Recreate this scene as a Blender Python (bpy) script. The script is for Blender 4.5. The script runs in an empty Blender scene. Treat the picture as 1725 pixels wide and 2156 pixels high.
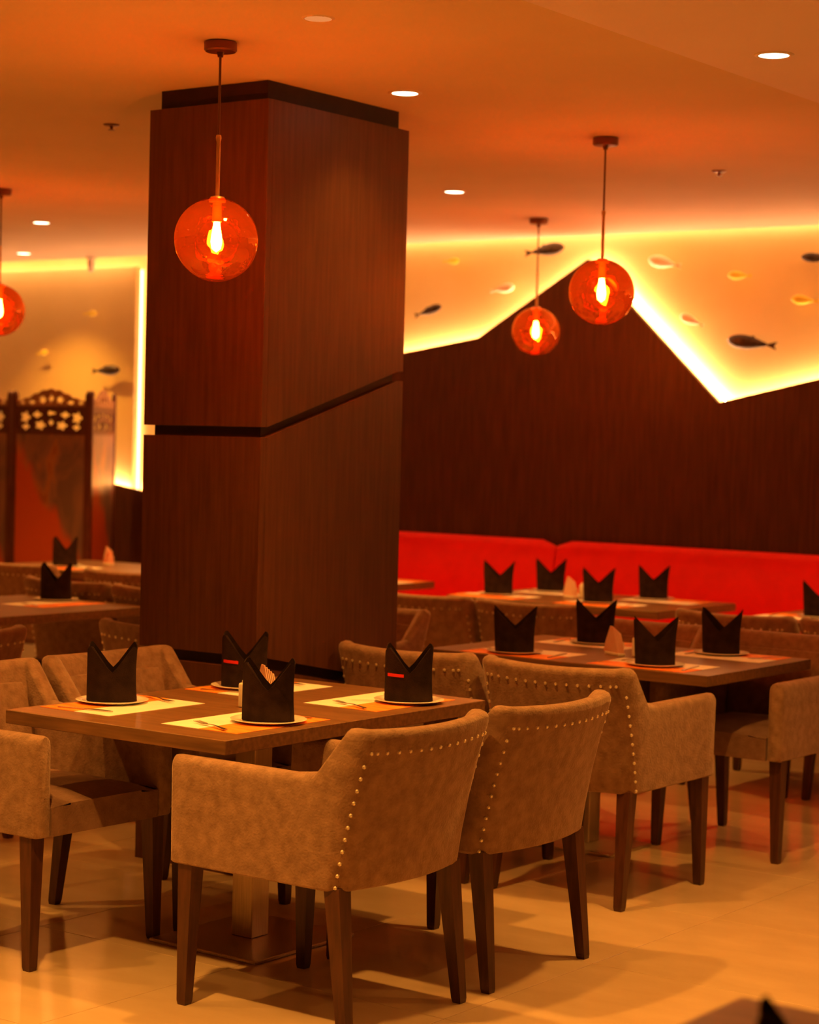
import bpy, bmesh, math, random
from mathutils import Vector, Matrix
random.seed(7)
S = bpy.context.scene
COL = S.collection
W_, H_ = 1725.0, 2156.0

# ------------------------------------------------------------------ camera
CX, CY = W_/2, H_/2
VA = Vector((-5862.0, -298.0)); VB = Vector((3138.0, -69.0))
F = math.sqrt(-(VA.dot(VB)))
ca = Vector((VA.x, VA.y, F)).normalized(); cb = Vector((VB.x, VB.y, F)).normalized()
RX, RY = -ca, cb
RZ = RX.cross(RY)
if RZ.y > 0: RZ = -RZ
R = Matrix((RX, RY, RZ))
EYE = Vector((0, 0, 1.6))
def ray(px, py): return R @ Vector((px-CX, py-CY, F))
def at_z(px, py, z): d = ray(px, py); return EYE + d*((z-EYE.z)/d.z)
def at_y(px, py, Y): d = ray(px, py); return EYE + d*(Y/d.y)
cam = bpy.data.cameras.new('camera'); cam_o = bpy.data.objects.new('camera', cam); COL.objects.link(cam_o)
cam.sensor_fit = 'HORIZONTAL'; cam.sensor_width = 36; cam.lens = F/W_*36
m = Matrix((R.col[0], -R.col[1], -R.col[2])).transposed().to_4x4()
m.translation = EYE
cam_o.matrix_world = m
cam.clip_start = 0.05
cam.dof.use_dof = True; cam.dof.focus_distance = 6.0; cam.dof.aperture_fstop = 4.0
S.camera = cam_o

# ------------------------------------------------------------------ world, exposure
wd = bpy.data.worlds.new('world'); S.world = wd; wd.use_nodes = True
bg = wd.node_tree.nodes['Background']; bg.inputs[0].default_value = (1, .5, .2, 1); bg.inputs[1].default_value = 0.05
S.view_settings.view_transform = 'Standard'; S.view_settings.look = 'None'
S.view_settings.gamma = 1; S.view_settings.use_curve_mapping = False
S.view_settings.exposure = 0.14

CEIL = 2.885
WARM = (1.0, .41, .06)         # downlights
LEDC = (1.0, .49, .23)         # cove strips
P_DOWN = 190; E_STRIP = 135.0; E_SLOT = 11.0; E_BULB = 430.0

# ------------------------------------------------------------------ materials
def mat(name, col, rough=.6, metal=0.0, spec=.5):
    m = bpy.data.materials.new(name); m.use_nodes = True
    b = m.node_tree.nodes['Principled BSDF']
    b.inputs['Base Color'].default_value = (*col, 1); b.inputs['Roughness'].default_value = rough
    b.inputs['Metallic'].default_value = metal; b.inputs['Specular IOR Level'].default_value = spec
    return m
def texmat(name, c1, c2, rough=.6, scale=(1,1,1), nscale=5, detail=4, bump=0, bscale=None, metal=0, spec=.5, lo=.35, hi=.65, sheen=0, coord='Object', wave=False):
    m = mat(name, c1, rough, metal, spec); nt = m.node_tree; N = nt.nodes; L = nt.links
    b = N['Principled BSDF']
    tc = N.new('ShaderNodeTexCoord'); mp = N.new('ShaderNodeMapping'); mp.inputs['Scale'].default_value = scale
    L.new(tc.outputs[coord], mp.inputs[0])
    n = N.new('ShaderNodeTexNoise'); n.inputs['Scale'].default_value = nscale; n.inputs['Detail'].default_value = detail
    L.new(mp.outputs[0], n.inputs['Vector'])
    r = N.new('ShaderNodeValToRGB'); r.color_ramp.elements[0].position = lo; r.color_ramp.elements[1].position = hi
    r.color_ramp.elements[0].color = (*c1, 1); r.color_ramp.elements[1].color = (*c2, 1)
    L.new(n.outputs['Fac'], r.inputs[0]); L.new(r.outputs[0], b.inputs['Base Color'])
    if bump:
        n2 = N.new('ShaderNodeTexNoise'); n2.inputs['Scale'].default_value = bscale or nscale*4; n2.inputs['Detail'].default_value = 3
        L.new(mp.outputs[0], n2.inputs['Vector'])
        bp = N.new('ShaderNodeBump'); bp.inputs['Strength'].default_value = bump; bp.inputs['Distance'].default_value = .004
        L.new(n2.outputs['Fac'], bp.inputs['Height']); L.new(bp.outputs[0], b.inputs['Normal'])
    if sheen:
        b.inputs['Sheen Weight'].default_value = sheen; b.inputs['Sheen Roughness'].default_value = .4
        b.inputs['Sheen Tint'].default_value = (1, .8, .7, 1)
    return m
def emis(name, col, s):
    m = bpy.data.materials.new(name); m.use_nodes = True; nt = m.node_tree
    nt.nodes.clear(); e = nt.nodes.new('ShaderNodeEmission'); o = nt.nodes.new('ShaderNodeOutputMaterial')
    e.inputs[0].default_value = (*col, 1); e.inputs[1].default_value = s; nt.links.new(e.outputs[0], o.inputs[0])
    return m
M = {}
M['dropped'] = texmat('pale dropped ceiling', (.86,.72,.78), (.90,.76,.82), .85, nscale=1.2, spec=.2)  # paler and pinker tone than the main ceiling
M['ceiling'] = texmat('ceiling paint', (.74,.60,.44), (.80,.65,.48), .85, nscale=1.2, spec=.2)
M['plaster'] = texmat('wall plaster', (.82,.65,.27), (.87,.70,.31), .8, nscale=2, bump=.15, bscale=60, spec=.2)
M['wood'] = texmat('dark wood veneer', (.052,.015,.005), (.085,.028,.010), .5, scale=(9,9,.55), nscale=6, detail=6, bump=.08, spec=.35)
M['pillarwood'] = texmat('pillar wood veneer', (.082,.026,.008), (.120,.042,.014), .5, scale=(9,9,.55), nscale=6, detail=6, bump=.08, spec=.4)
M['core'] = texmat('blackened reveal wood', (.03,.014,.008), (.045,.02,.011), .6, nscale=10, spec=.3)
M['tabletop'] = texmat('table wood', (.15,.075,.030), (.24,.12,.05), .33, scale=(.6,9,9), nscale=7, detail=6, bump=.05, spec=.45)
M['leg'] = texmat('stained leg wood', (.060,.020,.009), (.10,.034,.015), .38, scale=(8,8,1), nscale=8, spec=.45)
M['fabric'] = texmat('taupe velvet', (.235,.14,.088), (.36,.225,.15), .9, nscale=30, detail=8, bump=.6, bscale=140, spec=.15, sheen=.5, lo=.34, hi=.68)
M['seatfab'] = texmat('taupe seat velvet', (.20,.11,.075), (.29,.17,.12), .9, nscale=14, detail=8, bump=.5, bscale=140, spec=.15, sheen=.3)
M['nail'] = mat('brass nailhead', (1,.9,.68), .35, .8)
M['tile'] = texmat('polished beige tile', (.60,.44,.27), (.70,.53,.34), .13, scale=(1,2.4,1), nscale=2.2, detail=6, spec=.55, coord='Object', lo=.3, hi=.7)
M['grout'] = mat('grout', (.40,.28,.17), .7)
M['red'] = texmat('red leatherette', (.84,.003,.001), (.92,.005,.002), .5, nscale=8, bump=.1, spec=.4)
M['brass'] = texmat('aged brass', (.80,.50,.20), (.88,.58,.25), .42, nscale=30, metal=.8)
M['canopy'] = mat('bronze canopy', (.22,.09,.04), .4, .8)
M['bronzecord'] = mat('bronze cord', (.18,.09,.04), .45, .6)
M['steel'] = texmat('brushed warm steel', (.62,.50,.36), (.74,.60,.44), .32, scale=(30,30,1), nscale=10, metal=.9)
M['cutlery'] = mat('cutlery steel', (.62,.56,.50), .28, 1.0)
M['napkin'] = texmat('charcoal napkin linen', (.018,.008,.006), (.032,.016,.012), .9, nscale=24, bump=.4, bscale=300, spec=.15)
M['plate'] = mat('white china', (.86,.80,.70), .18)
M['paper'] = texmat('cream placemat', (.90,.85,.74), (.94,.90,.80), .7, nscale=20)
M['orange'] = texmat('orange placemat print', (.90,.20,.015), (.98,.36,.03), .6, scale=(1,4,1), nscale=9, detail=5, lo=.4, hi=.6)
M['tissue'] = texmat('folded peach tissue', (.90,.52,.38), (.92,.66,.50), .85, nscale=12)
M['tissuered'] = texmat('red printed tissue', (.85,.16,.08), (.92,.62,.48), .85, nscale=22)
M['white'] = mat('white ceramic', (.88,.80,.64), .3)
M['redband'] = mat('red band', (.75,.02,.01), .6)
M['trim'] = mat('downlight trim', (.82,.70,.58), .5)
M['fishdark'] = texmat('dark patinated fish', (.030,.022,.014), (.075,.055,.035), .35, nscale=30, metal=.4)
M['fishgold'] = texmat('gilded fish', (.95,.70,.04), (.98,.80,.08), .35, nscale=30)
M['fishwhite'] = texmat('cream glazed fish', (.95,.88,.62), (.97,.92,.72), .4, nscale=30)
M['screenwood'] = texmat('rosewood', (.075,.016,.008), (.12,.028,.012), .4, scale=(6,6,1), nscale=8, spec=.5)
M['carved'] = texmat('gilded carving', (.28,.12,.05), (.45,.22,.09), .5, nscale=40)
M['led'] = emis('cove led', LEDC, E_STRIP)
M['edgeled'] = emis('field edge led', LEDC, 7.0)
M['slotled'] = emis('ceiling slot led', LEDC, E_SLOT)
M['lensdim'] = emis('deep set lens', (1, .30, .08), .75)
M['lens'] = emis('downlight lens', (1, .74, .45), 9.0)
M['bulb'] = emis('bulb glow', (1, .46, .12), E_BULB)
M['bulbcap'] = mat('bulb socket', (.5,.3,.12), .4, 1)
# tinted thin glass of the globes: fresnel reflection over a coloured clear body
def globe_glass():
    m = bpy.data.materials.new('amber glass'); m.use_nodes = True; nt = m.node_tree; N = nt.nodes; L = nt.links
    N.clear(); o = N.new('ShaderNodeOutputMaterial')
    tr = N.new('ShaderNodeBsdfTransparent'); gl = N.new('ShaderNodeBsdfGlossy'); mx = N.new('ShaderNodeMixShader')
    df = N.new('ShaderNodeBsdfTranslucent'); mx2 = N.new('ShaderNodeMixShader')
    fr = N.new('ShaderNodeLayerWeight'); fr.inputs[0].default_value = .45
    rmp = N.new('ShaderNodeValToRGB')
    rmp.color_ramp.elements[0].position = 0; rmp.color_ramp.elements[0].color = (1, .30, .05, 1)
    rmp.color_ramp.elements[1].position = 1; rmp.color_ramp.elements[1].color = (.80, .10, .005, 1)
    L.new(fr.outputs['Facing'], rmp.inputs[0]); L.new(rmp.outputs[0], tr.inputs[0])
    gl.inputs['Roughness'].default_value = .03; gl.inputs[0].default_value = (1, .45, .14, 1)
    df.inputs[0].default_value = (1, .11, .008, 1)
    tx = N.new('ShaderNodeTexCoord'); nz = N.new('ShaderNodeTexNoise'); nz.inputs['Scale'].default_value = 9
    bp = N.new('ShaderNodeBump'); bp.inputs['Strength'].default_value = .5; bp.inputs['Distance'].default_value = .01
    L.new(tx.outputs['Object'], nz.inputs['Vector']); L.new(nz.outputs['Fac'], bp.inputs['Height']); L.new(bp.outputs[0], gl.inputs['Normal'])
    fac = N.new('ShaderNodeFresnel'); fac.inputs[0].default_value = 2.1
    L.new(fac.outputs[0], mx.inputs[0]); L.new(mx2.outputs[0], mx.inputs[1]); L.new(gl.outputs[0], mx.inputs[2])
    mx2.inputs[0].default_value = .026
    L.new(tr.outputs[0], mx2.inputs[1]); L.new(df.outputs[0], mx2.inputs[2])
    L.new(mx.outputs[0], o.inputs[0]); return m
M['glass'] = globe_glass()
# painted panel of the folding screen: a dim plum sky over a red-orange landscape
def screen_paint():
    m = mat('lacquer painting', (.2,.1,.08), .35); nt = m.node_tree; N = nt.nodes; L = nt.links; b = N['Principled BSDF']
    tc = N.new('ShaderNodeTexCoord'); mp = N.new('ShaderNodeMapping'); mp.inputs['Scale'].default_value = (3.2, 1, 1.6); mp.inputs['Rotation'].default_value = (0, .6, 0)
    L.new(tc.outputs['Object'], mp.inputs[0])
    n = N.new('ShaderNodeTexNoise'); n.inputs['Scale'].default_value = 1.6; n.inputs['Detail'].default_value = 7; n.inputs['Distortion'].default_value = 1.2
    L.new(mp.outputs[0], n.inputs['Vector'])
    r = N.new('ShaderNodeValToRGB'); e = r.color_ramp.elements
    e[0].position = .38; e[0].color = (.17,.10,.085,1); e[1].position = .52; e[1].color = (.27,.14,.10,1)
    x = e.new(.60); x.color = (.40,.17,.05,1); x = e.new(.68); x.color = (.30,.10,.03,1)
    sx = N.new('ShaderNodeSeparateXYZ'); L.new(tc.outputs['Object'], sx.inputs[0])
    # hill: below a sloping line the ground turns red-orange
    mth = N.new('ShaderNodeMath'); mth.operation = 'MULTIPLY_ADD'; mth.inputs[1].default_value = 1.35; L.new(sx.outputs['X'], mth.inputs[0]); L.new(sx.outputs['Z'], mth.inputs[2])
    ad = N.new('ShaderNodeMath'); ad.operation = 'MULTIPLY_ADD'; L.new(n.outputs['Fac'], ad.inputs[0]); ad.inputs[1].default_value = .45; L.new(mth.outputs[0], ad.inputs[2])
    lt = N.new('ShaderNodeMapRange'); lt.inputs['From Min'].default_value = 1.36; lt.inputs['From Max'].default_value = 1.26; L.new(ad.outputs[0], lt.inputs['Value'])
    mix = N.new('ShaderNodeMix'); mix.data_type = 'RGBA'; L.new(lt.outputs[0], mix.inputs[0])
    L.new(n.outputs['Fac'], r.inputs[0]); L.new(r.outputs[0], mix.inputs[6]); mix.inputs[7].default_value = (.55,.09,.015,1)
    L.new(mix.outputs[2], b.inputs['Base Color']); return m
M['painting'] = screen_paint()

# ------------------------------------------------------------------ mesh helpers
def obj(name, bm, m, parent=None, smooth=False, kind=None, label=None):
    me = bpy.data.meshes.new(name); bmesh.ops.recalc_face_normals(bm, faces=bm.faces); bm.to_mesh(me); bm.free()
    if m: me.materials.append(M[m] if isinstance(m, str) else m)
    if smooth:
        for p in me.polygons: p.use_smooth = True
        try: me.set_sharp_from_angle(angle=math.radians(40))
        except Exception: pass
    o = bpy.data.objects.new(name, me); COL.objects.link(o)
    if parent: o.parent = parent
    if kind: o['kind'] = kind
    if label: o['label'] = label
    return o
def thing(name, label, cat, loc=(0,0,0), rz=0, group=None, kind=None):
    o = bpy.data.objects.new(name, None); COL.objects.link(o); o.empty_display_size = .1
    o.location = loc; o.rotation_euler = (0, 0, rz); o['label'] = label; o['category'] = cat
    if group: o['group'] = group
    return o
def tag(o, label, cat, group=None):
    o['label'] = label; o['category'] = cat
    if group: o['group'] = group
    return o
def dup(root, loc, rz, label, group=None):
    r = root.copy(); COL.objects.link(r); r.location = loc; r.rotation_euler = (0, 0, rz); r['label'] = label
    if group: r['group'] = group
    for ch in list(root.children):
        c = ch.copy(); COL.objects.link(c); c.parent = r
        for g in ch.children:
            d = g.copy(); COL.objects.link(d); d.parent = c
    return r
def box(bm, x0, x1, y0, y1, z0, z1, bev=0, seg=2):
    r = bmesh.ops.create_cube(bm, size=1)
    vs = r['verts']
    for v in vs:
        v.co = Vector((x0+(v.co.x+.5)*(x1-x0), y0+(v.co.y+.5)*(y1-y0), z0+(v.co.z+.5)*(z1-z0)))
    if bev:
        es = list({e for v in vs for e in v.link_edges})
        bmesh.ops.bevel(bm, geom=es, offset=bev, segments=seg, affect='EDGES', profile=.5)
def bx(*a, **k):
    bm = bmesh.new(); box(bm, *a, **k); return bm
def lathe(prof, n=32, bm=None, c=(0,0)):
    bm = bm or bmesh.new(); rings = []
    for r, z in prof:
        if r < 1e-6: rings.append([bm.verts.new((c[0], c[1], z))])
        else: rings.append([bm.verts.new((c[0]+r*math.cos(2*math.pi*i/n), c[1]+r*math.sin(2*math.pi*i/n), z)) for i in range(n)])
    for a, b in zip(rings, rings[1:]):
        for i in range(n):
            j = (i+1) % n
            if len(a) == 1 and len(b) == 1: continue
            if len(a) == 1: bm.faces.new((a[0], b[i], b[j]))
            elif len(b) == 1: bm.faces.new((a[i], a[j], b[0]))
            else: bm.faces.new((a[i], a[j], b[j], b[i]))
    return bm
def prism(pts, f, bm=None):
    """pts: polygon of 2-D points; f(p, k) -> 3-D for k=0 (one side) and k=1 (other side)"""
    bm = bm or bmesh.new()
    a = [bm.verts.new(f(p, 0)) for p in pts]; b = [bm.verts.new(f(p, 1)) for p in pts]
    bm.faces.new(a); bm.faces.new(list(reversed(b)))
    n = len(pts)
    for i in range(n): bm.faces.new((a[i], b[i], b[(i+1)%n], a[(i+1)%n]))
    return bm
def tube(p0, p1, r0, r1=None, n=12, bm=None):
    bm = bm or bmesh.new(); r1 = r0 if r1 is None else r1
    p0, p1 = Vector(p0), Vector(p1); d = (p1-p0).normalized()
    u = d.orthogonal().normalized(); v = d.cross(u)
    A = [bm.verts.new(p0+(u*math.cos(t)+v*math.sin(t))*r0) for t in [2*math.pi*i/n for i in range(n)]]
    B = [bm.verts.new(p1+(u*math.cos(t)+v*math.sin(t))*r1) for t in [2*math.pi*i/n for i in range(n)]]
    for i in range(n): bm.faces.new((A[i], A[(i+1)%n], B[(i+1)%n], B[i]))
    bm.faces.new(list(reversed(A))); bm.faces.new(B)
    return bm

# ------------------------------------------------------------------ setting
XL, XR, YN, YW = -14.0, 1.6, -2.2, 10.92      # room; YW is the plaster face of the back wall
DROPX = -3.2                                  # ceiling steps down right of this line
YC = 10.70                                    # the ceiling stops here, leaving the light slot
floor = obj('floor', bx(XL, XR, YN, YW+.2, -.12, -.004), 'grout', kind='structure')
k = 0
tile_me = None
TX, TY = .8, .8
x = -12.8
while x < -.01:
    y = 2.2
    while y < 10.2:
        if tile_me is None:
            t = obj('tile', bx(.0012, TX-.0012, .0012, TY-.0012, -.004, 0, bev=.0008, seg=1), 'tile', floor); tile_me = t.data
        else:
            t = bpy.data.objects.new('tile', tile_me); COL.objects.link(t); t.parent = floor
        t.location = (x, y, 0); y += TY
    x += TX
# plain remainder of the floor, same tiles out of sight
rest = bmesh.new()
box(rest, XL, -12.8, YN, YW+.2, -.004, 0); box(rest, 0, XR, YN, YW+.2, -.004, 0)
box(rest, -12.8, 0, YN, 2.2, -.004, 0); box(rest, -12.8, 0, 10.2, YW+.2, -.004, 0)
obj('tile_field', rest, 'tile', floor)
cl = obj('ceiling', bx(XL, DROPX, YN, YC, CEIL, CEIL+.12), 'ceiling', kind='structure')
obj('dropped_field', bx(DROPX, XR, YN, YC, CEIL-.035, CEIL+.12, bev=.015), 'dropped', cl)
obj('slot_top', bx(XL, XR, YC, YW+.2, CEIL+.14, CEIL+.2), 'ceiling', cl)
obj('slot_lip', bx(XL, XR, YC-.02, YC, CEIL+.10, CEIL+.14), 'ceiling', cl)
wb = obj('wall_back', bx(XL, XR, YW, YW+.12, 0, CEIL+.2), 'plaster', kind='structure')
obj('wall_left', bx(XL-.12, XL, YN, YW+.2, 0, CEIL+.2), 'plaster', kind='structure')
obj('wall_right', bx(XR, XR+.12, YN, YW+.2, 0, CEIL+.2), 'wood', kind='structure')
obj('wall_near', bx(XL, XR, YN-.12, YN, 0, CEIL+.2), 'wood', kind='structure')
# proud plaster field at the left, lit round its edge
PFX = at_y(285, 700, YW-.10).x
obj('plaster_field', bx(XL, PFX, YW-.10, YW-.05, 1.0, CEIL-.06, bev=.006), 'plaster', wb)
# zigzag wood wainscot standing in front of the plaster with an LED strip behind its upper edge
YWOOD = 10.74
zz = [(-14.0, 1.25), (-11.65, 1.10), (-10.75, 1.265), (-10.24, 1.19), (-8.45, 2.07), (-8.02, 2.164), (-7.345, 2.27), (-6.545, 2.744), (-5.623, 1.874), (-5.007, 2.01), (-3.9, 2.25), (-3.0, 1.75), (-1.8, 2.2), (1.6, 1.7)]
wp = obj('wood_panelling', prism([(x, z) for x, z in zz]+[(1.6, 0), (-14, 0)], lambda p, k: (p[0], YWOOD + .035*k, p[1])), 'wood', wb)
def strip_between(pts, y0, y1, dz0, dz1, bm):
    for (x0, z0), (x1, z1) in zip(pts, pts[1:]):
        vs = [bm.verts.new(v) for v in ((x0, y0, z0+dz0), (x1, y0, z1+dz0), (x1, y1, z1+dz1), (x0, y1, z1*0+z0+dz1))]
        bm.faces.new(vs)
led = bmesh.new()
strip_between(zz[:3]+[(PFX, 1.209)], YWOOD+.045, YWOOD+.065, -.018, -.018, led)
strip_between([(PFX, 1.209)]+zz[3:], YW-.034, YW-.014, -.018, -.018, led)
obj('led_strip', led, 'led', wb)
ls = bmesh.new(); box(ls, PFX, XR, YW-.05, YW-.03, CEIL+.035, CEIL+.045); box(ls, XL, PFX, YC+.02, YC+.075, CEIL+.035, CEIL+.045)  # left run, nearer the room and wider, is added to brighten the plaster field
obj('ceiling_slot_light', ls, 'slotled', cl)
lv = bmesh.new(); box(lv, PFX-.03, PFX-.02, YW-.04, YW-.01, 1.05, CEIL-.08)
obj('edge_led_strip', lv, 'edgeled', wb)
lh = bmesh.new(); box(lh, XL, PFX-.05, YW-.04, YW-.01, CEIL-.09, CEIL-.08)
obj('edge_led_strip', lh, 'edgeled', wb)

# ------------------------------------------------------------------ pillar
pc = at_z(565, 168, CEIL)          # near corner of the core
PX1, PY0 = pc.x, pc.y; PX0, PY1 = PX1-.52, PY0+.79
T = .03
pil = thing('pillar', 'big square dark wood pillar with recessed grooves between its panels', 'pillar', ((PX0+PX1)/2, (PY0+PY1)/2, 0))
def P_(bmm, name, m, smooth=False):
    o = obj(name, bmm, m, pil); o.matrix_parent_inverse = Matrix.Translation(-pil.location); return o
P_(bx(PX0, PX1, PY0, PY1, 0, CEIL), 'core', 'core')
rows = [((0, 0), (.765, .62)), ((.805, .66), (1.600, 1.835)), ((1.637, 1.872), (2.813, 2.813))]   # (z at near edge, z at far edge)
for (b0, b1), (t0, t1) in rows:
    # left face (faces the camera's left): level edges
    P_(bx(PX0-T, PX1+T, PY0-T, PY0, b0, t0, bev=.0015, seg=1), 'panel', 'pillarwood')
    # right face: slanting edges
    P_(prism([(PY0, b0), (PY1, b1), (PY1, t1), (PY0, t0)], lambda p, k: (PX1+T*k, p[0], p[1])), 'panel', 'pillarwood')
    P_(bx(PX0-T, PX1+T, PY1, PY1+T, b1, t1), 'panel', 'pillarwood')
    P_(bx(PX0-T, PX0, PY0, PY1, b0, t0), 'panel', 'pillarwood')

# ------------------------------------------------------------------ banquettes along the back wall
def banquette(x0, x1, label):
    t = thing('banquette_bench', label, 'bench', ((x0+x1)/2, 10.4, 0), 0, 'red banquettes along the back wall')
    h = (x1-x0)/2-.004
    obj('base', bx(-h+.02, h-.02, -.20, .32, 0, .30), 'core', t)
    obj('seat', bx(-h, h, -.27, .22, .30, .46, bev=.045, seg=4), 'red', t, True)
    # puffed back with a rounded top, leaning slightly
    bm = bmesh.new(); prof = []
    for a in range(13):
        s = a/12; z = .44 + s*.50
        prof.append((.205 + .06*s - .028*math.sin(s*math.pi), z))
    for a in range(1, 9):
        th = a/8*math.pi; prof.append((.265+.035-.035*math.cos(th), .94+.072*math.sin(th)))
    prof.append((.335, .44))
    n = 22; secs = []
    for i in range(n+1):
        u = i/n*2-1; f = 1 - max(0, (abs(u)-.965)/.035)**2*.45
        cx = .28; cz = .70
        secs.append([bm.verts.new((u*h, cx+(y-cx)*f, cz+(z-cz)*(f*.25+.75))) for y, z in prof])
    for a, b in zip(secs, secs[1:]):
        for i in range(len(prof)): j = (i+1) % len(prof); bm.faces.new((a[i], a[j], b[j], b[i]))
    bm.faces.new(secs[0]); bm.faces.new(list(reversed(secs[-1])))
    obj('backrest', bm, 'red', t, True)
banquette(-8.90, -6.68, 'red leatherette banquette section whose left part hides behind the pillar')
banquette(-6.68, -4.46, 'red leatherette banquette section along the wall right of the cushion seam')

# ------------------------------------------------------------------ armchair
ZB, ZA, ZT = .400, .705, .845
HW, XB, XF = .292, -.285, .315      # half width, back, front (outer surface centre-line values)
TH = .062
def shell_path():
    pts = []; r = .07
    n1 = 9
    for i in range(n1): pts.append((XF + (XB+r-XF)*i/(n1-1), -HW))
    for i in range(1, 6): a = i/6*math.pi/2; pts.append((XB+r-r*math.sin(a), -HW+r-r*math.cos(a)))
    nb = 13
    for i in range(nb):
        y = -HW+r + (2*HW-2*r)*i/(nb-1); pts.append((XB - .030*(1-(y/(HW-r))**2), y))
    for i in range(1, 6): a = i/6*math.pi/2; pts.append((XB+r-r*math.cos(a), HW-r+r*math.sin(a)))
    for i in range(n1): pts.append((XB+r + (XF-XB-r)*i/(n1-1), HW))
    return pts
PTH = shell_path()
def smooth01(t): t = max(0, min(1, t)); return t*t*(3-2*t)
def hgt(x, y):
    s = smooth01((XB+.150 - x)/.085)
    dip = .010*(1-(y/HW)**2)
    return ZA + (ZT-ZA-dip)*s + .008*smooth01((x-.0)/.3)*0
def shape(x, y, z):
    """lean of the back and slight flare"""
    t = max(0, (z-ZB)/(ZT-ZB)); w = smooth01((.10-x)/.36)
    return Vector((x - w*(.050*t + .045*t*t), y*(1+.055*t*w+.02*t), z))
def normals():
    out = []
    for i, p in enumerate(PTH):
        a = Vector(PTH[max(0, i-1)]); b = Vector(PTH[min(len(PTH)-1, i+1)]); d = (b-a).normalized()
        out.append(Vector((-d.y, d.x)) * -1)
    return out
NRM = normals()
# make sure normals point outwards
if NRM[0].y > 0: NRM = [-n for n in NRM]
def shell_mesh():
    bm = bmesh.new(); secs = []
    idx = list(range(len(PTH)))
    stations = [(0, .0, .55), (0, .0, .85)] + [(i, 0, 1) for i in idx] + [(len(PTH)-1, 0, .85), (len(PTH)-1, 0, .55)]
    for si, (i, _, k) in enumerate(stations):
        x, y = PTH[i]; n = NRM[i]; h = hgt(x, y)
        endx = {.55: .016, .85: .010}.get(k, 0)
        r = TH/2; c = []
        # outer side bottom -> top
        for s in (0, .02, .25, .5, .75, 1):
            z = ZB + (h-r-ZB)*s; o = r if s > 0 else r-.008
            c.append((o, z))
        for a in range(1, 7):
            th = a/7*math.pi; c.append((r*math.cos(th), h-r+r*math.sin(th)))
        for s in (1, .6, .3, 0): c.append((-r, ZB + (h-r-ZB)*s))
        zc = (ZB+h)/2
        ring = []
        for o, z in c:
            o2 = o*k; z2 = zc+(z-zc)*(1-(1-k)*.05)
            ring.append(bm.verts.new(shape(x + n.x*(o2-r) + endx, y + n.y*(o2-r), z2)))
        secs.append(ring)
    for a, b in zip(secs, secs[1:]):
        for i in range(len(a)): j = (i+1) % len(a); bm.faces.new((a[i], a[j], b[j], b[i]))
    bm.faces.new(secs[0]); bm.faces.new(list(reversed(secs[-1])))
    return bm
def outer(i, z):
    x, y = PTH[i]; n = NRM[i]; return shape(x+n.x*.0015, y+n.y*.0015, z)
def nails():
    bm = bmesh.new()
    b0 = 9+4; b1 = 9+5+13+0      # indices bracketing the flat of the back
    spots = []
    def interp(u, z):
        i = int(math.floor(u)); f = u-i; i = max(0, min(len(PTH)-2, i)); return outer(i, z).lerp(outer(i+1, z), f)
    for k in range(15): spots.append((b0-1+(b1-b0+2)*(k+.5)/15, None))
    for p, _ in spots:
        i = int(p); h = hgt(*PTH[i]); 
        q = interp(p, h-.062)
        bmesh.ops.create_icosphere(bm, subdivisions=1, radius=.0062, matrix=Matrix.Translation(q))
    for k in range(11):
        z = ZB+.012 + (ZT-.08-ZB)*k/11.
        drift = (k/11.)*1.6
        for u in (b0-3.6+drift, b1+2.6-drift):
            bmesh.ops.create_icosphere(bm, subdivisions=1, radius=.0062, matrix=Matrix.Translation(interp(u, z)))
    return bm
def cushion(x0, x1, y0, y1, z0, z1, dome, bev):
    bm = bmesh.new(); box(bm, x0, x1, y0, y1, z0, z1)
    bmesh.ops.subdivide_edges(bm, edges=bm.edges, cuts=5, use_grid_fill=True)
    cx, cy = (x0+x1)/2, (y0+y1)/2; hx, hy = (x1-x0)/2, (y1-y0)/2
    for v in bm.verts:
        u, w = (v.co.x-cx)/hx, (v.co.y-cy)/hy
        if v.co.z > z1-1e-5: v.co.z += dome*(1-u*u)*(1-w*w) - bev*(max(0, abs(u)-.8)/.2 + max(0, abs(w)-.8)/.2)
    return bm
def leg_mesh(tx, ty, fx, fy):
    bm = bmesh.new(); rings = []
    for s in (0, .03, .5, 1):
        z = (1-s)*(ZB+.01) if False else s*(ZB+.01)
        w = .0155 + (.026-.0155)*s - (.002 if s == 0 else 0)
        cx = fx + (tx-fx)*s; cy = fy + (ty-fy)*s
        rings.append([bm.verts.new((cx+a*w, cy+b*w, z)) for a, b in ((-1,-1),(1,-1),(1,1),(-1,1))])
    for a, b in zip(rings, rings[1:]):
        for i in range(4): bm.faces.new((a[i], a[(i+1)%4], b[(i+1)%4], b[i]))
    bm.faces.new(rings[0]); bm.faces.new(rings[-1])
    return bm
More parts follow.
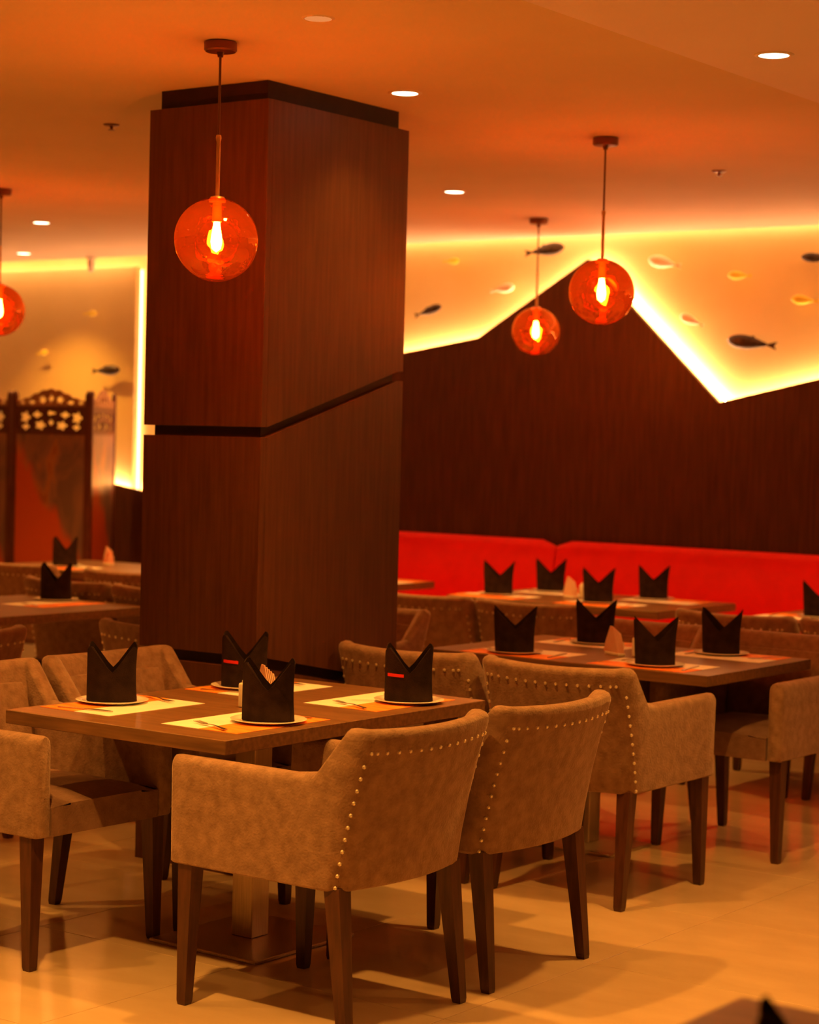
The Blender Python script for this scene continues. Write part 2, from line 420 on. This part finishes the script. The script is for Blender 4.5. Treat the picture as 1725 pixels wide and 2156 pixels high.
def make_chair(label, group):
    t = thing('armchair', label, 'chair', group=group)
    obj('upholstered_shell', shell_mesh(), 'fabric', t, True)
    obj('seat', cushion(XB+.05, XF+.012, -HW+TH+.002, HW-TH-.002, ZB, ZB+.105, .018, .012), 'seatfab', t, True)
    # padded inner back above the seat
    bm = cushion(-.02, .02, -HW+TH+.01, HW-TH-.01, 0, .265, 0, .0)
    for v in bm.verts:
        z = v.co.z+.505; y = v.co.y; tt = (z-.505)/.265
        xx = XB + TH + .012 + v.co.x*(1-.6*max(0, (tt-.85)/.15)) - .03*(1-(y/HW)**2)
        w = (.050*((z-ZB)/(ZT-ZB)) + .045*((z-ZB)/(ZT-ZB))**2)
        v.co = Vector((xx-w, y, z))
    obj('back_cushion', bm, 'fabric', t, True)
    obj('nailhead_trim', nails(), 'nail', t, True, kind='stuff', label='brass nailheads edging the back')
    for sy in (-1, 1):
        obj('leg', leg_mesh(.275, sy*.258, .283, sy*.265), 'leg', t)
        obj('leg', leg_mesh(-.245, sy*.255, -.292, sy*.265), 'leg', t)
    return t
PI = math.pi
G_L = 'taupe armchairs around the tables'
chairs = [
 # x, y, facing angle, label
 (-3.555, 4.50, PI, 'frontmost taupe velvet armchair, its arm side and nailhead back at the front table'),
 (-3.55, 5.17, PI, 'taupe velvet armchair seen from behind, tucked right beside the frontmost armchair'),
 (-3.765, 6.365, PI/2, 'taupe nailhead armchair turned away, full arm side showing, at the second table'),
 (-4.42, 6.365, PI/2, 'taupe nailhead armchair backing onto the pillar corner, left neighbour at second table'),
 (-4.705, 4.46, 0, 'taupe armchair cut by left frame edge, its dark seat facing the front table'),
 (-4.705, 5.115, 0, 'taupe armchair behind the left front napkin, facing right beside the pillar foot'),
 (-3.72, 7.475, -PI/2, 'taupe armchair at far side of second table cut by right frame edge, facing the viewer'),
 (-4.38, 7.475, -PI/2, 'taupe armchair at far side of second table behind the charcoal napkins, facing the viewer'),
 (-5.96, 8.59, PI/2, 'taupe armchair turned away at table by the red bench, close beside the pillar'),
 (-5.33, 8.61, PI/2, 'taupe armchair turned away at table by the red bench, behind the second table tissues'),
 (-4.36, 8.87, PI/2, 'taupe armchair turned away at the rightmost back table, its left seat'),
 (-3.73, 8.90, PI/2, 'taupe armchair turned away at far right under the rightmost napkin'),
 (-5.62, 7.12, -PI/2, 'small taupe armchair facing the viewer in the gap just right of the pillar'),
 (-5.645, 6.33, PI/2, 'taupe nailhead armchair turned away just left of the pillar above the left front napkin'),
 (-6.24, 5.25, PI, 'taupe armchair with back to viewer at the left frame edge, behind the front left chairs'),
 (-7.00, 7.78, PI/2, 'taupe armchair turned away left of pillar, behind the right end of the left table'),
 (-7.64, 7.78, PI/2, 'taupe armchair turned away behind the left table and its napkin'),
 (-8.79, 8.50, PI/2, 'taupe armchair turned away in front of the folding screen, at the far left table'),
 (-7.96, 8.53, PI/2, 'taupe armchair turned away at the far left table, half hidden by the pillar'),
]
c0 = None
for x, y, a, lab in chairs:
    if c0 is None:
        c0 = make_chair(lab, G_L); c0.location = (x, y, 0); c0.rotation_euler = (0, 0, a)
    else: dup(c0, (x, y, 0), a, lab)

# ------------------------------------------------------------------ tables
def table(x0, x1, y0, y1, label):
    t = thing('dining_table', label, 'table', ((x0+x1)/2, (y0+y1)/2, 0), 0, 'square edged wooden dining tables')
    hx, hy = (x1-x0)/2, (y1-y0)/2
    bm = bx(-hx, hx, -hy, hy, .708, .75, bev=.002, seg=1)
    py, q0, q1 = (-.22, -.42, -.09) if (x0, y0) == (-4.87, 6.80) else (0, -.245, .245)
    obj('tabletop', bm, 'tabletop', t)
    obj('post', bx(-.0425, .0425, py-.0425, py+.0425, .012, .70, bev=.003, seg=1), 'steel', t)
    obj('base_plate', bx(-.21, .235, q0, q1, 0, .012, bev=.003, seg=1), 'steel', t)
    obj('mounting_plate', bx(-.18, .18, -.18, .18, .70, .708), 'core', t)
    return t
TBL = {
 1: (-4.64, -3.748, 4.282, 5.58, 'dark wooden table in front with four napkin settings, beside the pillar'),
 2: (-4.87, -3.57, 6.80, 7.70, 'wooden table in the middle distance right of the pillar, laid for four'),
 3: (-6.50, -5.16, 9.26, 10.14, 'wooden table against the red banquette under the far pendant lamp'),
 4: (-4.72, -3.40, 9.26, 10.14, 'wooden table by red banquette at right frame edge, mostly hidden by chairs'),
 5: (-7.87, -6.97, 6.08, 7.38, 'wooden table at the left frame edge with one napkin, in front of the folding screen'),
 6: (-9.80, -8.60, 8.86, 9.76, 'wooden table at far left just in front of the folding screen, with red tissue'),
 7: (-8.50, -7.18, 9.26, 10.10, 'wooden table whose corner peeks out right of the pillar before the banquette'),
 0: (-1.42, -.50, 1.55, 2.85, 'blurred table corner at the bottom right corner of the photo'),
}
for k_, v in TBL.items(): table(*v)
TZ = .75

# ------------------------------------------------------------------ table settings
def ear(c, flare):
    if flare: return c**.9
    t = min(1, c/.82); return t*(1.12-.12*t) - (.16*((c-.82)/.18)**2 if c > .82 else 0)
def napkin_mesh(w=.078, d=.040, h=.175, notch=.092, flare=.0):
    bm = bmesh.new(); n = 40; rows = 9; rings = []
    for layer in (0, 1):
        L_ = []
        for j in range(rows+1):
            s = j/rows; ring = []
            for i in range(n):
                th = 2*math.pi*i/n; c = math.cos(th); sn = math.sin(th)
                top = notch + (h-notch)*ear(abs(c), flare) + (.012 if sn > 0 else 0)
                z = top*s
                q = s*top/h
                ww = w*(1+flare*q) * (1 - .06*math.sin(q*3.0)); dd = d*(1 - .25*q + .05*math.sin(3*th))
                if layer: ww -= .0025; dd -= .0025
                ring.append(bm.verts.new((math.copysign(abs(c)**.8, c)*ww, math.copysign(abs(sn)**.9, sn)*dd, z)))
            L_.append(ring)
        rings.append(L_)
        for a, b in zip(L_, L_[1:]):
            for i in range(n): bm.faces.new((a[i], a[(i+1)%n], b[(i+1)%n], b[i]))
    a, b = rings[0][-1], rings[1][-1]
    for i in range(n): bm.faces.new((a[i], a[(i+1)%n], b[(i+1)%n], b[i]))
    a, b = rings[0][0], rings[1][0]
    for i in range(n): bm.faces.new((a[i], b[i], b[(i+1)%n], a[(i+1)%n]))
    return bm
def fold_mesh(w=.079, d=.042, h=.175, notch=.092, flare=0):
    """front overlap running diagonally from low right to high left"""
    bm = bmesh.new(); n = 16; A = []; B = []; C_ = []; D_ = []
    for i in range(n+1):
        f = i/n; th = math.pi + f*math.pi*.80          # along the front (local -y side)
        c = math.cos(th); sn = math.sin(th)
        top = notch + (h-notch)*ear(abs(c), flare)
        zt = min(top, (h*.97)*(1-f)**.7 + .035); zb = 0.002
        for arr, z, off in ((A, zb, .002), (B, zt, .003), (C_, zb, .0005), (D_, zt, .0008)):
            q = z/h
            ww = w*(1+flare*q)*(1-.06*math.sin(q*3)) + off; dd = d*(1-.25*q+.05*math.sin(3*th)) + off
            arr.append(bm.verts.new((math.copysign(abs(c)**.8, c)*ww, math.copysign(abs(sn)**.9, sn)*dd, z)))
    for i in range(n):
        bm.faces.new((A[i], A[i+1], B[i+1], B[i])); bm.faces.new((C_[i], D_[i], D_[i+1], C_[i+1]))
        bm.faces.new((B[i], B[i+1], D_[i+1], D_[i])); bm.faces.new((A[i], C_[i], C_[i+1], A[i+1]))
    bm.faces.new((A[0], B[0], D_[0], C_[0])); bm.faces.new((A[-1], C_[-1], D_[-1], B[-1]))
    return bm
def plate_mesh(): return lathe([(0, .0), (.078, 0), (.088, .003), (.112, .009), (.115, .0105), (.112, .0115), (.089, .0065), (.084, .0045), (0, .0045)], 40)
def fork_mesh():
    bm = bmesh.new()
    def slab(pts, th=.0018, z=0, zs=None):
        prism(pts, lambda p, k: (p[0], p[1], z+(zs(p) if zs else 0)+th*k), bm)
    slab([(-.095,-.0055),(-.09,-.0075),(-.02,-.0035),(.02,-.003),(.035,-.011),(.035,.011),(.02,.003),(-.02,.0035),(-.09,.0075),(-.095,.0055)], zs=lambda p: .003+.004*math.sin((p[0]+.095)*24))
    for k in range(4): y = -.0095+k*.00633; slab([(.035,y-.0016),(.085,y-.001),(.085,y+.001),(.035,y+.0016)], z=.004, zs=lambda p: .002 if p[0] > .05 else .0)
    return bm
def knife_mesh():
    bm = bmesh.new()
    prism([(-.10,-.006),(-.10,.006),(-.01,.005),(0,.008),(.075,.0085),(.10,-.002),(.09,-.008),(0,-.0075),(-.01,-.005)], lambda p, k: (p[0], p[1], .0005+.003*k), bm)
    return bm
def spoon_mesh():
    bm = bmesh.new()
    prism([(-.09,-.006),(-.085,-.0075),(-.02,-.003),(.04,-.003),(.04,.003),(-.02,.003),(-.085,.0075),(-.09,.006)], lambda p, k: (p[0], p[1], .004+.002*k), bm)
    n = 18
    for r0, r1, z0, z1 in ((0, .6, 0, .001), (.6, 1, .001, .007)):
        for i in range(n):
            a, b = 2*PI*i/n, 2*PI*(i+1)/n
            P = lambda r, t, z: bm.verts.new((.062+.027*r*math.cos(t), .017*r*math.sin(t), z))
            if r0 == 0: bm.faces.new((P(0, 0, z0), P(r1, a, z1), P(r1, b, z1)))
            else: bm.faces.new((P(r0, a, z0), P(r1, a, z1), P(r1, b, z1), P(r0, b, z0)))
    bmesh.ops.remove_doubles(bm, verts=bm.verts, dist=.0003)
    g = bmesh.ops.solidify(bm, geom=bm.faces[:], thickness=.0008)
    return bm
def placemat(label, group):
    t = thing('placemat', label, 'placemat', group=group)
    obj('cream_half', bx(0, .148, -.215, .215, 0, .0012), 'paper', t)
    obj('orange_half', bx(-.148, 0, -.215, .215, 0, .0012), 'orange', t)
    return t
def plate(label, group):
    o = obj('plate', plate_mesh(), 'plate', None, True); return tag(o, label, 'plate', group)
def napkin(label, group, flare=0):
    t = thing('folded_napkin', label, 'napkin', group=group)
    obj('pocket', napkin_mesh(flare=flare), 'napkin', t, True)
    obj('front_fold', fold_mesh(flare=flare), 'napkin', t, True)
    return t
proto = {}
def put(kind, maker, loc, rz, label, group):
    if kind not in proto:
        o = maker(label, group); o.location = loc; o.rotation_euler = (0, 0, rz); proto[kind] = o; return o
    return dup(proto[kind], loc, rz, label, group)
def simple(name, meshf, m, cat):
    return lambda label, group: tag(obj(name, meshf(), m, None, True), label, cat, group)
CAMROT = math.atan2(0.59, 0.81)  # napkins face the viewer roughly
def setting(ctr, out, where, naploc=None, flare=False, naprot=0.0, cutlery=True, band=False):
    """ctr: mat centre; out: angle whose direction points from mat to table middle (cream half)"""
    x, y = ctr; u = Vector((math.cos(out), math.sin(out))); v = Vector((-u.y, u.x))
    put('mat', placemat, (x, y, TZ), out, 'cream and orange placemat at the %s' % where, 'paper placemats')
    nx, ny = naploc if naploc else (x-u.x*.02, y-u.y*.02)
    put('plate', plate, (nx, ny, TZ+.0012), 0, 'white plate under the napkin at the %s' % where, 'side plates')
    kd = 'napf' if flare else 'nap'
    nk = put(kd, (lambda l, g: napkin(l, g, .12)) if flare else napkin, (nx, ny, TZ+.006), CAMROT+naprot, 'charcoal two-pointed napkin at the %s' % where, 'folded charcoal napkins')
    if band:
        # red ribbon crossing the left part of the front
        bm = bmesh.new(); n = 8; A = []; 
        for off in (.0042, .0052):
            for z in (.083, .093):
                row = []
                for i in range(n+1):
                    th = math.pi*1.02 + i/n*math.pi*.42; c = math.cos(th); sn = math.sin(th); q = z/.175
                    ww = .079*(1-.06*math.sin(q*3)) + off; dd = .042*(1-.25*q+.05*math.sin(3*th)) + off
                    row.append(bm.verts.new((math.copysign(abs(c)**.8, c)*ww, math.copysign(abs(sn)**.9, sn)*dd, z - .004*i/n)))
                A.append(row)
        for a, b in ((A[0], A[1]), (A[1], A[3]), (A[3], A[2]), (A[2], A[0])):
            for i in range(n): bm.faces.new((a[i], a[i+1], b[i+1], b[i]))
        obj('red_band', bm, 'redband', nk, label='thin red band across the front')
    if cutlery:
        a = Vector((x, y)) + v*.165 - u*.0; b = Vector((x, y)) - v*.165
        put('fork', simple('fork', fork_mesh, 'cutlery', 'fork'), (a.x, a.y, TZ+.0014), out-.35, 'steel fork at the %s' % where, 'forks')
        put('knife', simple('knife', knife_mesh, 'cutlery', 'knife'), (b.x, b.y, TZ+.0014), out+.2, 'steel knife at the %s' % where, 'knives')
    return nk
F1 = 'of the front table by pillar'
setting((-4.465, 4.615), 0, 'left front place '+F1, (-4.535, 4.635), naprot=.1)
setting((-3.955, 4.615), PI, 'right front place '+F1, (-3.905, 4.655), naprot=-.05)
setting((-3.965, 5.29), PI, 'right rear place '+F1, (-3.89, 5.345), naprot=.05, band=True)
setting((-4.465, 5.27), 0, 'left rear place '+F1, (-4.50, 5.235), band=True)
F2 = 'of the second table'
setting((-4.50, 6.965), PI/2, 'left front place '+F2, (-4.52, 6.935), flare=True)
setting((-3.90, 6.975), PI/2, 'right front place '+F2, (-3.885, 6.965), flare=True, naprot=.1)
setting((-4.50, 7.53), -PI/2, 'left rear place '+F2, (-4.50, 7.54), flare=True)
setting((-3.86, 7.53), -PI/2, 'right rear place '+F2, (-3.91, 7.565), flare=True, naprot=-.5)
F3 = 'of the table by red banquette'
setting((-6.30, 9.45), PI/2, 'left front place '+F3, (-6.33, 9.53), flare=True, naprot=-.2)
setting((-5.62, 9.45), PI/2, 'right front place '+F3, (-5.66, 9.50), flare=True)
setting((-6.20, 9.96), -PI/2, 'left rear place '+F3, (-6.28, 10.0), flare=True)
setting((-5.50, 9.96), -PI/2, 'right rear place '+F3, (-5.60, 10.0), flare=True)
setting((-4.50, 9.60), -PI/2, 'back table at the right frame edge', (-4.44, 9.66), flare=True)
setting((-7.36, 7.10), PI, 'table cut by the left frame edge', (-7.50, 7.25), naprot=.0)
setting((-9.33, 9.08), PI/2, 'far left table before the screen', (-9.36, 9.12))
setting((-7.40, 9.90), -PI/2, 'back table just peeking past pillar', (-7.62, 9.95), cutlery=False)
q0 = at_z(1590, 2132, .925); setting((q0.x+.0, q0.y-.02), PI, 'blurred bottom right corner table', (q0.x+.068, q0.y+.045), cutlery=False)

# salt cellar boxes and fanned tissues
def shaker(label, group):
    t = thing('salt_shaker', label, 'shaker', group=group)
    obj('body', bx(-.019, .019, -.019, .019, 0, .078, bev=.006, seg=3), 'white', t, True)
    obj('cap', lathe([(0, .078), (.014, .078), (.013, .085), (.006, .089), (0, .0895)], 16), 'white', t, True)
    return t
def tissue(label, group, red=False):
    t = thing('tissue_holder', label, 'tissue holder', group=group)
    obj('holder', bx(-.055, .055, -.017, .017, 0, .012, bev=.003), 'white', t)
    obj('side_plate', bx(-.045, .045, .013, .017, .01, .055, bev=.0015, seg=1), 'white', t)
    for k in range(5):
        y = -.012+k*.005; s = 1-.06*k; sh = (k-2)*.006
        pts = [(-.058*s+sh, .012), (.058*s+sh, .012), (.040*s+sh, .055), (.012+sh, .105*s+.012), (-.010+sh, .108*s+.010), (-.045*s+sh, .05)]
        obj('tissue', prism(pts, lambda p, kk: (p[0], y+.0028*kk, p[1])), 'tissuered' if red else 'tissue', t)
    return t
put('shk', shaker, (-4.172, 4.86, TZ), .2, 'white salt shaker between the settings of the front table', 'salt shakers')
put('tis', tissue, (-4.22, 5.02, TZ), -.4, 'peach tissues fanned in a holder, hidden behind the front napkin of the front table', 'tissue holders')
put('shk', shaker, (-4.10, 7.20, TZ), .2, 'white salt shaker beside the fanned tissues on the second table', 'salt shakers')
put('tis', tissue, (-4.20, 7.19, TZ), -.5, 'peach tissues fanned in a holder in the middle of the second table', 'tissue holders')
put('shk', shaker, (-5.88, 9.70, TZ), .2, 'white salt shaker beside the tissues on the table before the red banquette', 'salt shakers')
put('tis', tissue, (-5.96, 9.70, TZ), -.5, 'peach tissues fanned in a holder on the table before the red banquette', 'tissue holders')
put('tir', lambda l, g: tissue(l, g, True), (-9.35, 9.50, TZ), -.4, 'red and white tissues fanned on the far left table', 'tissue holders')

# ------------------------------------------------------------------ pendant lamps
def pendant(label, group):
    t = thing('pendant_lamp', label, 'lamp', group=group)         # origin on the ceiling
    obj('canopy', lathe([(0, 0), (.050, 0), (.054, -.004), (.054, -.028), (.049, -.033), (.012, -.034), (.009, -.05), (0, -.05)], 32), 'canopy', t, True)
    obj('cord', tube((0, 0, -.048), (0, 0, -.31), .0042), 'bronzecord', t, True)
    bm = lathe([(0, -.300), (.008, -.303), (.0095, -.312), (.008, -.320), (.0066, -.324), (.0066, -.50), (.022, -.503), (.027, -.512), (.027, -.520), (0, -.522)], 20)
    obj('stem', bm, 'brass', t, True)
    bm = bmesh.new(); bmesh.ops.create_uvsphere(bm, u_segments=48, v_segments=28, radius=.137, matrix=Matrix.Translation((0, 0, -.643)))
    for v in bm.verts:
        d = v.co - Vector((0, 0, -.643))
        f = 1 + .012*math.sin(5*math.atan2(d.y, d.x)+8*d.z) * math.cos(9*d.z)
        v.co = Vector((0, 0, -.643)) + d*f
    obj('glass_globe', bm, 'glass', t, True)
    obj('socket', tube((0, 0, -.52), (0, 0, -.585), .014, .016), 'brass', t, True)
    obj('bulb', lathe([(0, -.583), (.010, -.585), (.012, -.60), (.017, -.63), (.019, -.65), (.015, -.672), (0, -.684)], 20), 'bulb', t, True)
    return t
pl = [(at_z(465, 88, CEIL), 'amber glass globe pendant hanging in front of the pillar'),
      (at_z(1276, 290, CEIL), 'amber glass globe pendant over the second table, at the peak of the lit zigzag'),
      (at_z(1135, 460, CEIL), 'smallest and farthest amber glass globe pendant, over the banquette table'),
      (at_z(3, 398, CEIL), 'amber glass globe pendant cut off by the left frame edge')]
p0 = None
for p, lab in pl:
    if p0 is None: p0 = pendant(lab, 'amber globe pendants'); p0.location = p
    else: dup(p0, p, 0, lab)

# ------------------------------------------------------------------ downlights and ceiling fittings
def downlight(loc, label, zc, k=1.0, lit=True):
    t = thing('recessed_downlight', label, 'downlight', (loc[0], loc[1], zc), 0, 'recessed downlights in the ceiling')
    obj('trim_ring', lathe([(.048, 0), (.048, -.004), (.055, -.006), (.062, -.003), (.064, 0)] if lit else [(.042, 0), (.042, -.003), (.046, -.004), (.052, 0)], 32), 'trim', t, True)
    obj('lens', lathe([(0, -.003), (.048 if lit else .042, -.003)], 32), 'lens' if lit else 'lensdim', t)
    l = bpy.data.lights.new('spot', 'SPOT'); l.energy = P_DOWN*k; l.color = WARM; l.spot_size = math.radians(104); l.spot_blend = .8; l.shadow_soft_size = .045
    lo = bpy.data.objects.new('spot_lamp', l); COL.objects.link(lo); lo.parent = t; lo.location = (0, 0, -.012)
    return t
dl = [((1630,115), 'recessed downlight alone at the upper right of the ceiling'), ((853,195), 'recessed downlight just right of the pillar top'),
      ((957,403), 'recessed downlight right of the pillar, above the wall glow'), ((87,468), 'recessed downlight left of pillar, the one nearer the viewer'),
      ((50,533), 'recessed downlight far left, right at the lit wall edge')]
for (px, py), lab in dl:
    zc = CEIL-.035 if px > 1500 else CEIL
    p = at_z(px, py, zc); downlight((p.x, p.y), lab, zc, {853: .12, 87: 1.3, 50: .7}.get(px, 1))
p = at_z(670, 38, CEIL); downlight((p.x, p.y), 'deep set downlight at the top edge above the front table', CEIL, 1.0, False)
for x, y, k_ in [(-3.45, 3.15, 1.9), (-4.9, 3.3, .5), (-1.6, 3.3, .35), (-1.6, 6.05, .5), (-6.0, 3.5, .8), (-7.5, 8.7, 1), (-7.6, 5.2, 1), (-3.6, 9.6, .8)]:
    downlight((x, y), 'recessed downlight in the ceiling beyond the picture edges', CEIL-.035 if x > DROPX else CEIL, k_)['group'] = 'downlights beyond the picture edges'
for (px, py), lab in [((235,262), 'tiny ceiling sprinkler left of the pillar top'), ((1515,360), 'tiny ceiling sprinkler at right above the glowing wall')]:
    p = at_z(px, py, CEIL)
    t = thing('ceiling_sprinkler', lab, 'sprinkler', (p.x, p.y, CEIL), 0, 'ceiling sprinklers')
    obj('rosette', lathe([(0, 0), (.035, 0), (.03, -.006), (.01, -.008), (0, -.008)], 24), 'trim' if px == 670 else 'canopy', t, True)
    obj('nozzle', lathe([(0, -.008), (.008, -.008), (.006, -.02), (.014, -.022), (.014, -.024), (0, -.024)], 16), 'trim' if px == 670 else 'canopy', t, True)
p = at_y(192, 556, 10.6)
t = thing('ceiling_sensor', 'small cream dome sensor at the top of the left wall', 'sensor', (p.x, p.y, CEIL))
obj('mount', lathe([(0, 0), (.04, 0), (.04, -.012), (.028, -.02), (0, -.02)], 24), 'trim', t, True)
obj('dome', lathe([(0, -.02), (.026, -.02), (.028, -.06), (.022, -.095), (.01, -.115), (0, -.12)], 24), 'trim', t, True)

# ------------------------------------------------------------------ fish on the wall
def fish(cx, cy, lpx, ang, head, m, label, yd=.085):
    c = at_y(cx, cy, YW-yd); 
    if cx < 285: c = at_y(cx, cy, YW-.10-yd)
    mpp = (c-EYE).dot(R.transposed() @ Vector((0,0,1)) if False else Vector((R[0][2], R[1][2], R[2][2])))/F
    Lw = lpx*mpp/.81
    t = thing('fish_sculpture', label, 'fish sculpture', c, 0, 'fish sculptures on the lit wall')
    t.rotation_euler = (0, -ang, 0) ; sx = head
    bm = bmesh.new(); n = 14; k = 16; rings = []
    for i in range(n+1):
        s = i/n; x = (.5-s*.82)*Lw*sx
        r = Lw*(.135 if m == 'fishdark' else .165)*math.sin(math.pi*min(1, s**.72))**.8 + (.012*Lw if s > .9 else .0)
        r = max(r, .0015)
        rings.append([bm.verts.new((x, r*.62*math.cos(2*PI*j/k), r*math.sin(2*PI*j/k))) for j in range(k)])
    for a, b in zip(rings, rings[1:]):
        for j in range(k): bm.faces.new((a[j], a[(j+1)%k], b[(j+1)%k], b[j]))
    bm.faces.new(rings[0]); bm.faces.new(rings[-1])
    obj('body', bm, m, t, True)
    xt = -.30*Lw*sx
    obj('tail_fin', prism([(xt, .012*Lw), (xt-.2*Lw*sx, .075*Lw), (xt-.15*Lw*sx, 0), (xt-.2*Lw*sx, -.075*Lw), (xt, -.012*Lw)], lambda p, kk: (p[0], -.003+.006*kk, p[1])), m, t)
    obj('dorsal_fin', prism([(.12*Lw*sx, .095*Lw), (-.02*Lw*sx, .135*Lw), (-.1*Lw*sx, .07*Lw)], lambda p, kk: (p[0], -.002+.004*kk, p[1])), m, t)
    obj('wall_pin', tube((0, .0, 0), (0, yd-.001, 0), .003), 'brass', t, True)
R_ = math.radians
fs = [(1147,527,80,R_(6),1,'fishdark','dark fish under the far pendant canopy, nose up to the right'),
 (902,655,58,R_(16),1,'fishdark','small dark fish just right of the pillar, swimming up right'),
 (1583,722,95,R_(-7),-1,'fishdark','largest dark fish above the zigzag low point, head left'),
 (1722,543,62,R_(-5),-1,'fishdark','dark fish cut by the right frame edge'),
 (223,780,66,R_(2),1,'fishdark','dark fish above the folding screen, left of the pillar'),
 (1400,553,66,R_(-12),-1,'fishwhite','cream fish right of the peak, topmost pale one'),
 (1457,675,50,R_(-22),-1,'fishwhite','cream fish near the steep lit edge, tilted down right'),
 (1558,580,46,R_(-3),-1,'fishgold','golden fish in the middle of the right wall'),
 (1695,632,52,R_(-6),-1,'fishgold','golden fish near the right frame edge'),
 (950,550,34,0,1,'fishgold','small golden fish high beside the pillar'),
 (1058,608,50,R_(8),1,'fishwhite','pale fish near the lit edge left of far pendant'),
 (190,660,32,R_(2),1,'fishgold','small golden fish on the left wall between sensor and dark fish'),
 (88,743,28,R_(10),1,'fishgold','smallest golden fish on the left wall above the screen')]
for f_ in fs: fish(*f_[:5], f_[5], f_[6])

# ------------------------------------------------------------------ folding screen
def curve_plate(name, outer_pts, holes, th, m, parent):
    cu = bpy.data.curves.new(name, 'CURVE'); cu.dimensions = '2D'; cu.fill_mode = 'BOTH'; cu.extrude = th/2
    for pts in [outer_pts]+holes:
        s = cu.splines.new('POLY'); s.points.add(len(pts)-1); s.use_cyclic_u = True
        for q, p in zip(s.points, pts): q.co = (p[0], p[1], 0, 1)
    tmp = bpy.data.objects.new('tmp', cu); COL.objects.link(tmp)
    dg = bpy.context.evaluated_depsgraph_get(); me = bpy.data.meshes.new_from_object(tmp.evaluated_get(dg))
    bpy.data.objects.remove(tmp); bpy.data.curves.remove(cu)
    me.name = name; me.transform(Matrix.Rotation(PI/2, 4, 'X')); me.materials.clear(); me.materials.append(M[m])
    o = bpy.data.objects.new(name, me); COL.objects.link(o); o.parent = parent; return o
def blob(cx, cz, rx, rz, lobes=5, amp=.28, ph=0, n=26):
    return [(cx+rx*(1+amp*math.cos(lobes*a+ph))*math.cos(a)/(1+amp), cz+rz*(1+amp*math.cos(lobes*a+ph))*math.sin(a)/(1+amp)) for a in [2*PI*i/n for i in range(n)]]
sL, sR = at_y(33, 860, 10.03), at_y(186, 860, 10.03)
SW, SH = sR.x-sL.x-.02, 1.875
scr = thing('folding_screen', 'carved dark wood folding screen with lacquer landscape panels, in front of left wall', 'screen', ((sL.x+sR.x)/2, 10.03, 0))
def leaf(loc, rz, first=[None]):
    if first[0] is None:
        t = bpy.data.objects.new('screen_panel', None); COL.objects.link(t); t.parent = scr
        for sx in (-1, 1):
            obj('stile', bx(sx*SW/2-.022, sx*SW/2+.022, -.014, .014, 0, SH-.01, bev=.004, seg=1), 'screenwood', t)
            obj('finial', lathe([(0, SH+.02), (.014, SH+.008), (.02, SH-.005), (.016, SH-.014), (0, SH-.014)], 14, c=(sx*SW/2, 0)), 'screenwood', t, True)
        w = SW/2-.022
        obj('painted_panel', bx(-w, w, -.006, .006, .62, 1.59), 'painting', t)
        obj('lower_panel', bx(-w, w, -.006, .006, .16, .57), 'painting', t)
        for z0, z1 in ((.10, .16), (.57, .62), (1.585, 1.612), (1.755, 1.782)):
            obj('rail', bx(-w, w, -.012, .012, z0, z1, bev=.003, seg=1), 'screenwood', t)
        holes = []
        for cx, cz, rx, rz, lb in ((-.24,1.60,.055,.06,5), (-.235,1.515,.042,.033,4), (-.13,1.625,.05,.035,4), (-.10,1.53,.06,.045,5), (0,1.64,.05,.022,3), (0.0,1.555,.028,.035,4), (.10,1.53,.06,.045,5), (.13,1.625,.05,.035,4), (.24,1.60,.055,.06,5), (.235,1.515,.042,.033,4)):
            holes.append(blob(cx*w/.318, 1.683+(cz-1.575)*.78, rx, rz*.78, lb))
        curve_plate('carved_band', [(-w, 1.61), (w, 1.61), (w, 1.757), (-w, 1.757)], holes, .012, 'screenwood', t)
        top = [(w*(1-2*i/28), 1.822+.080*math.cos((1-2*i/28)*PI/2)**2+.006*math.cos(i*1.8)) for i in range(29)]
        holes = [blob(cx*w/.318, 1.805+dz, rx, rz, lb) for cx, dz, rx, rz, lb in ((-.27,.0,.03,.012,3), (-.18,.004,.038,.018,4), (-.08,.022,.042,.030,5), (.08,.022,.042,.030,5), (.18,.004,.038,.018,4), (.27,.0,.03,.012,3), (0,.03,.026,.036,4))]
        curve_plate('carved_crest', [(-w, 1.78), (w, 1.78)]+top, holes, .012, 'carved', t)
        t.location = loc; t.rotation_euler = (0, 0, rz); first[0] = t; return t
    src = first[0]; t = src.copy(); COL.objects.link(t); t.parent = scr
    for ch in list(src.children):
        c = ch.copy(); COL.objects.link(c); c.parent = t
    t.location = loc; t.rotation_euler = (0, 0, rz); return t
leaf((0, 0, 0), 0)
hx = SW/2+.035; a2 = R_(122)
leaf((hx+math.cos(a2)*SW/2, .03+math.sin(a2)*SW/2*.93, 0), a2)
leaf((-SW-.065, .0, 0), 0)
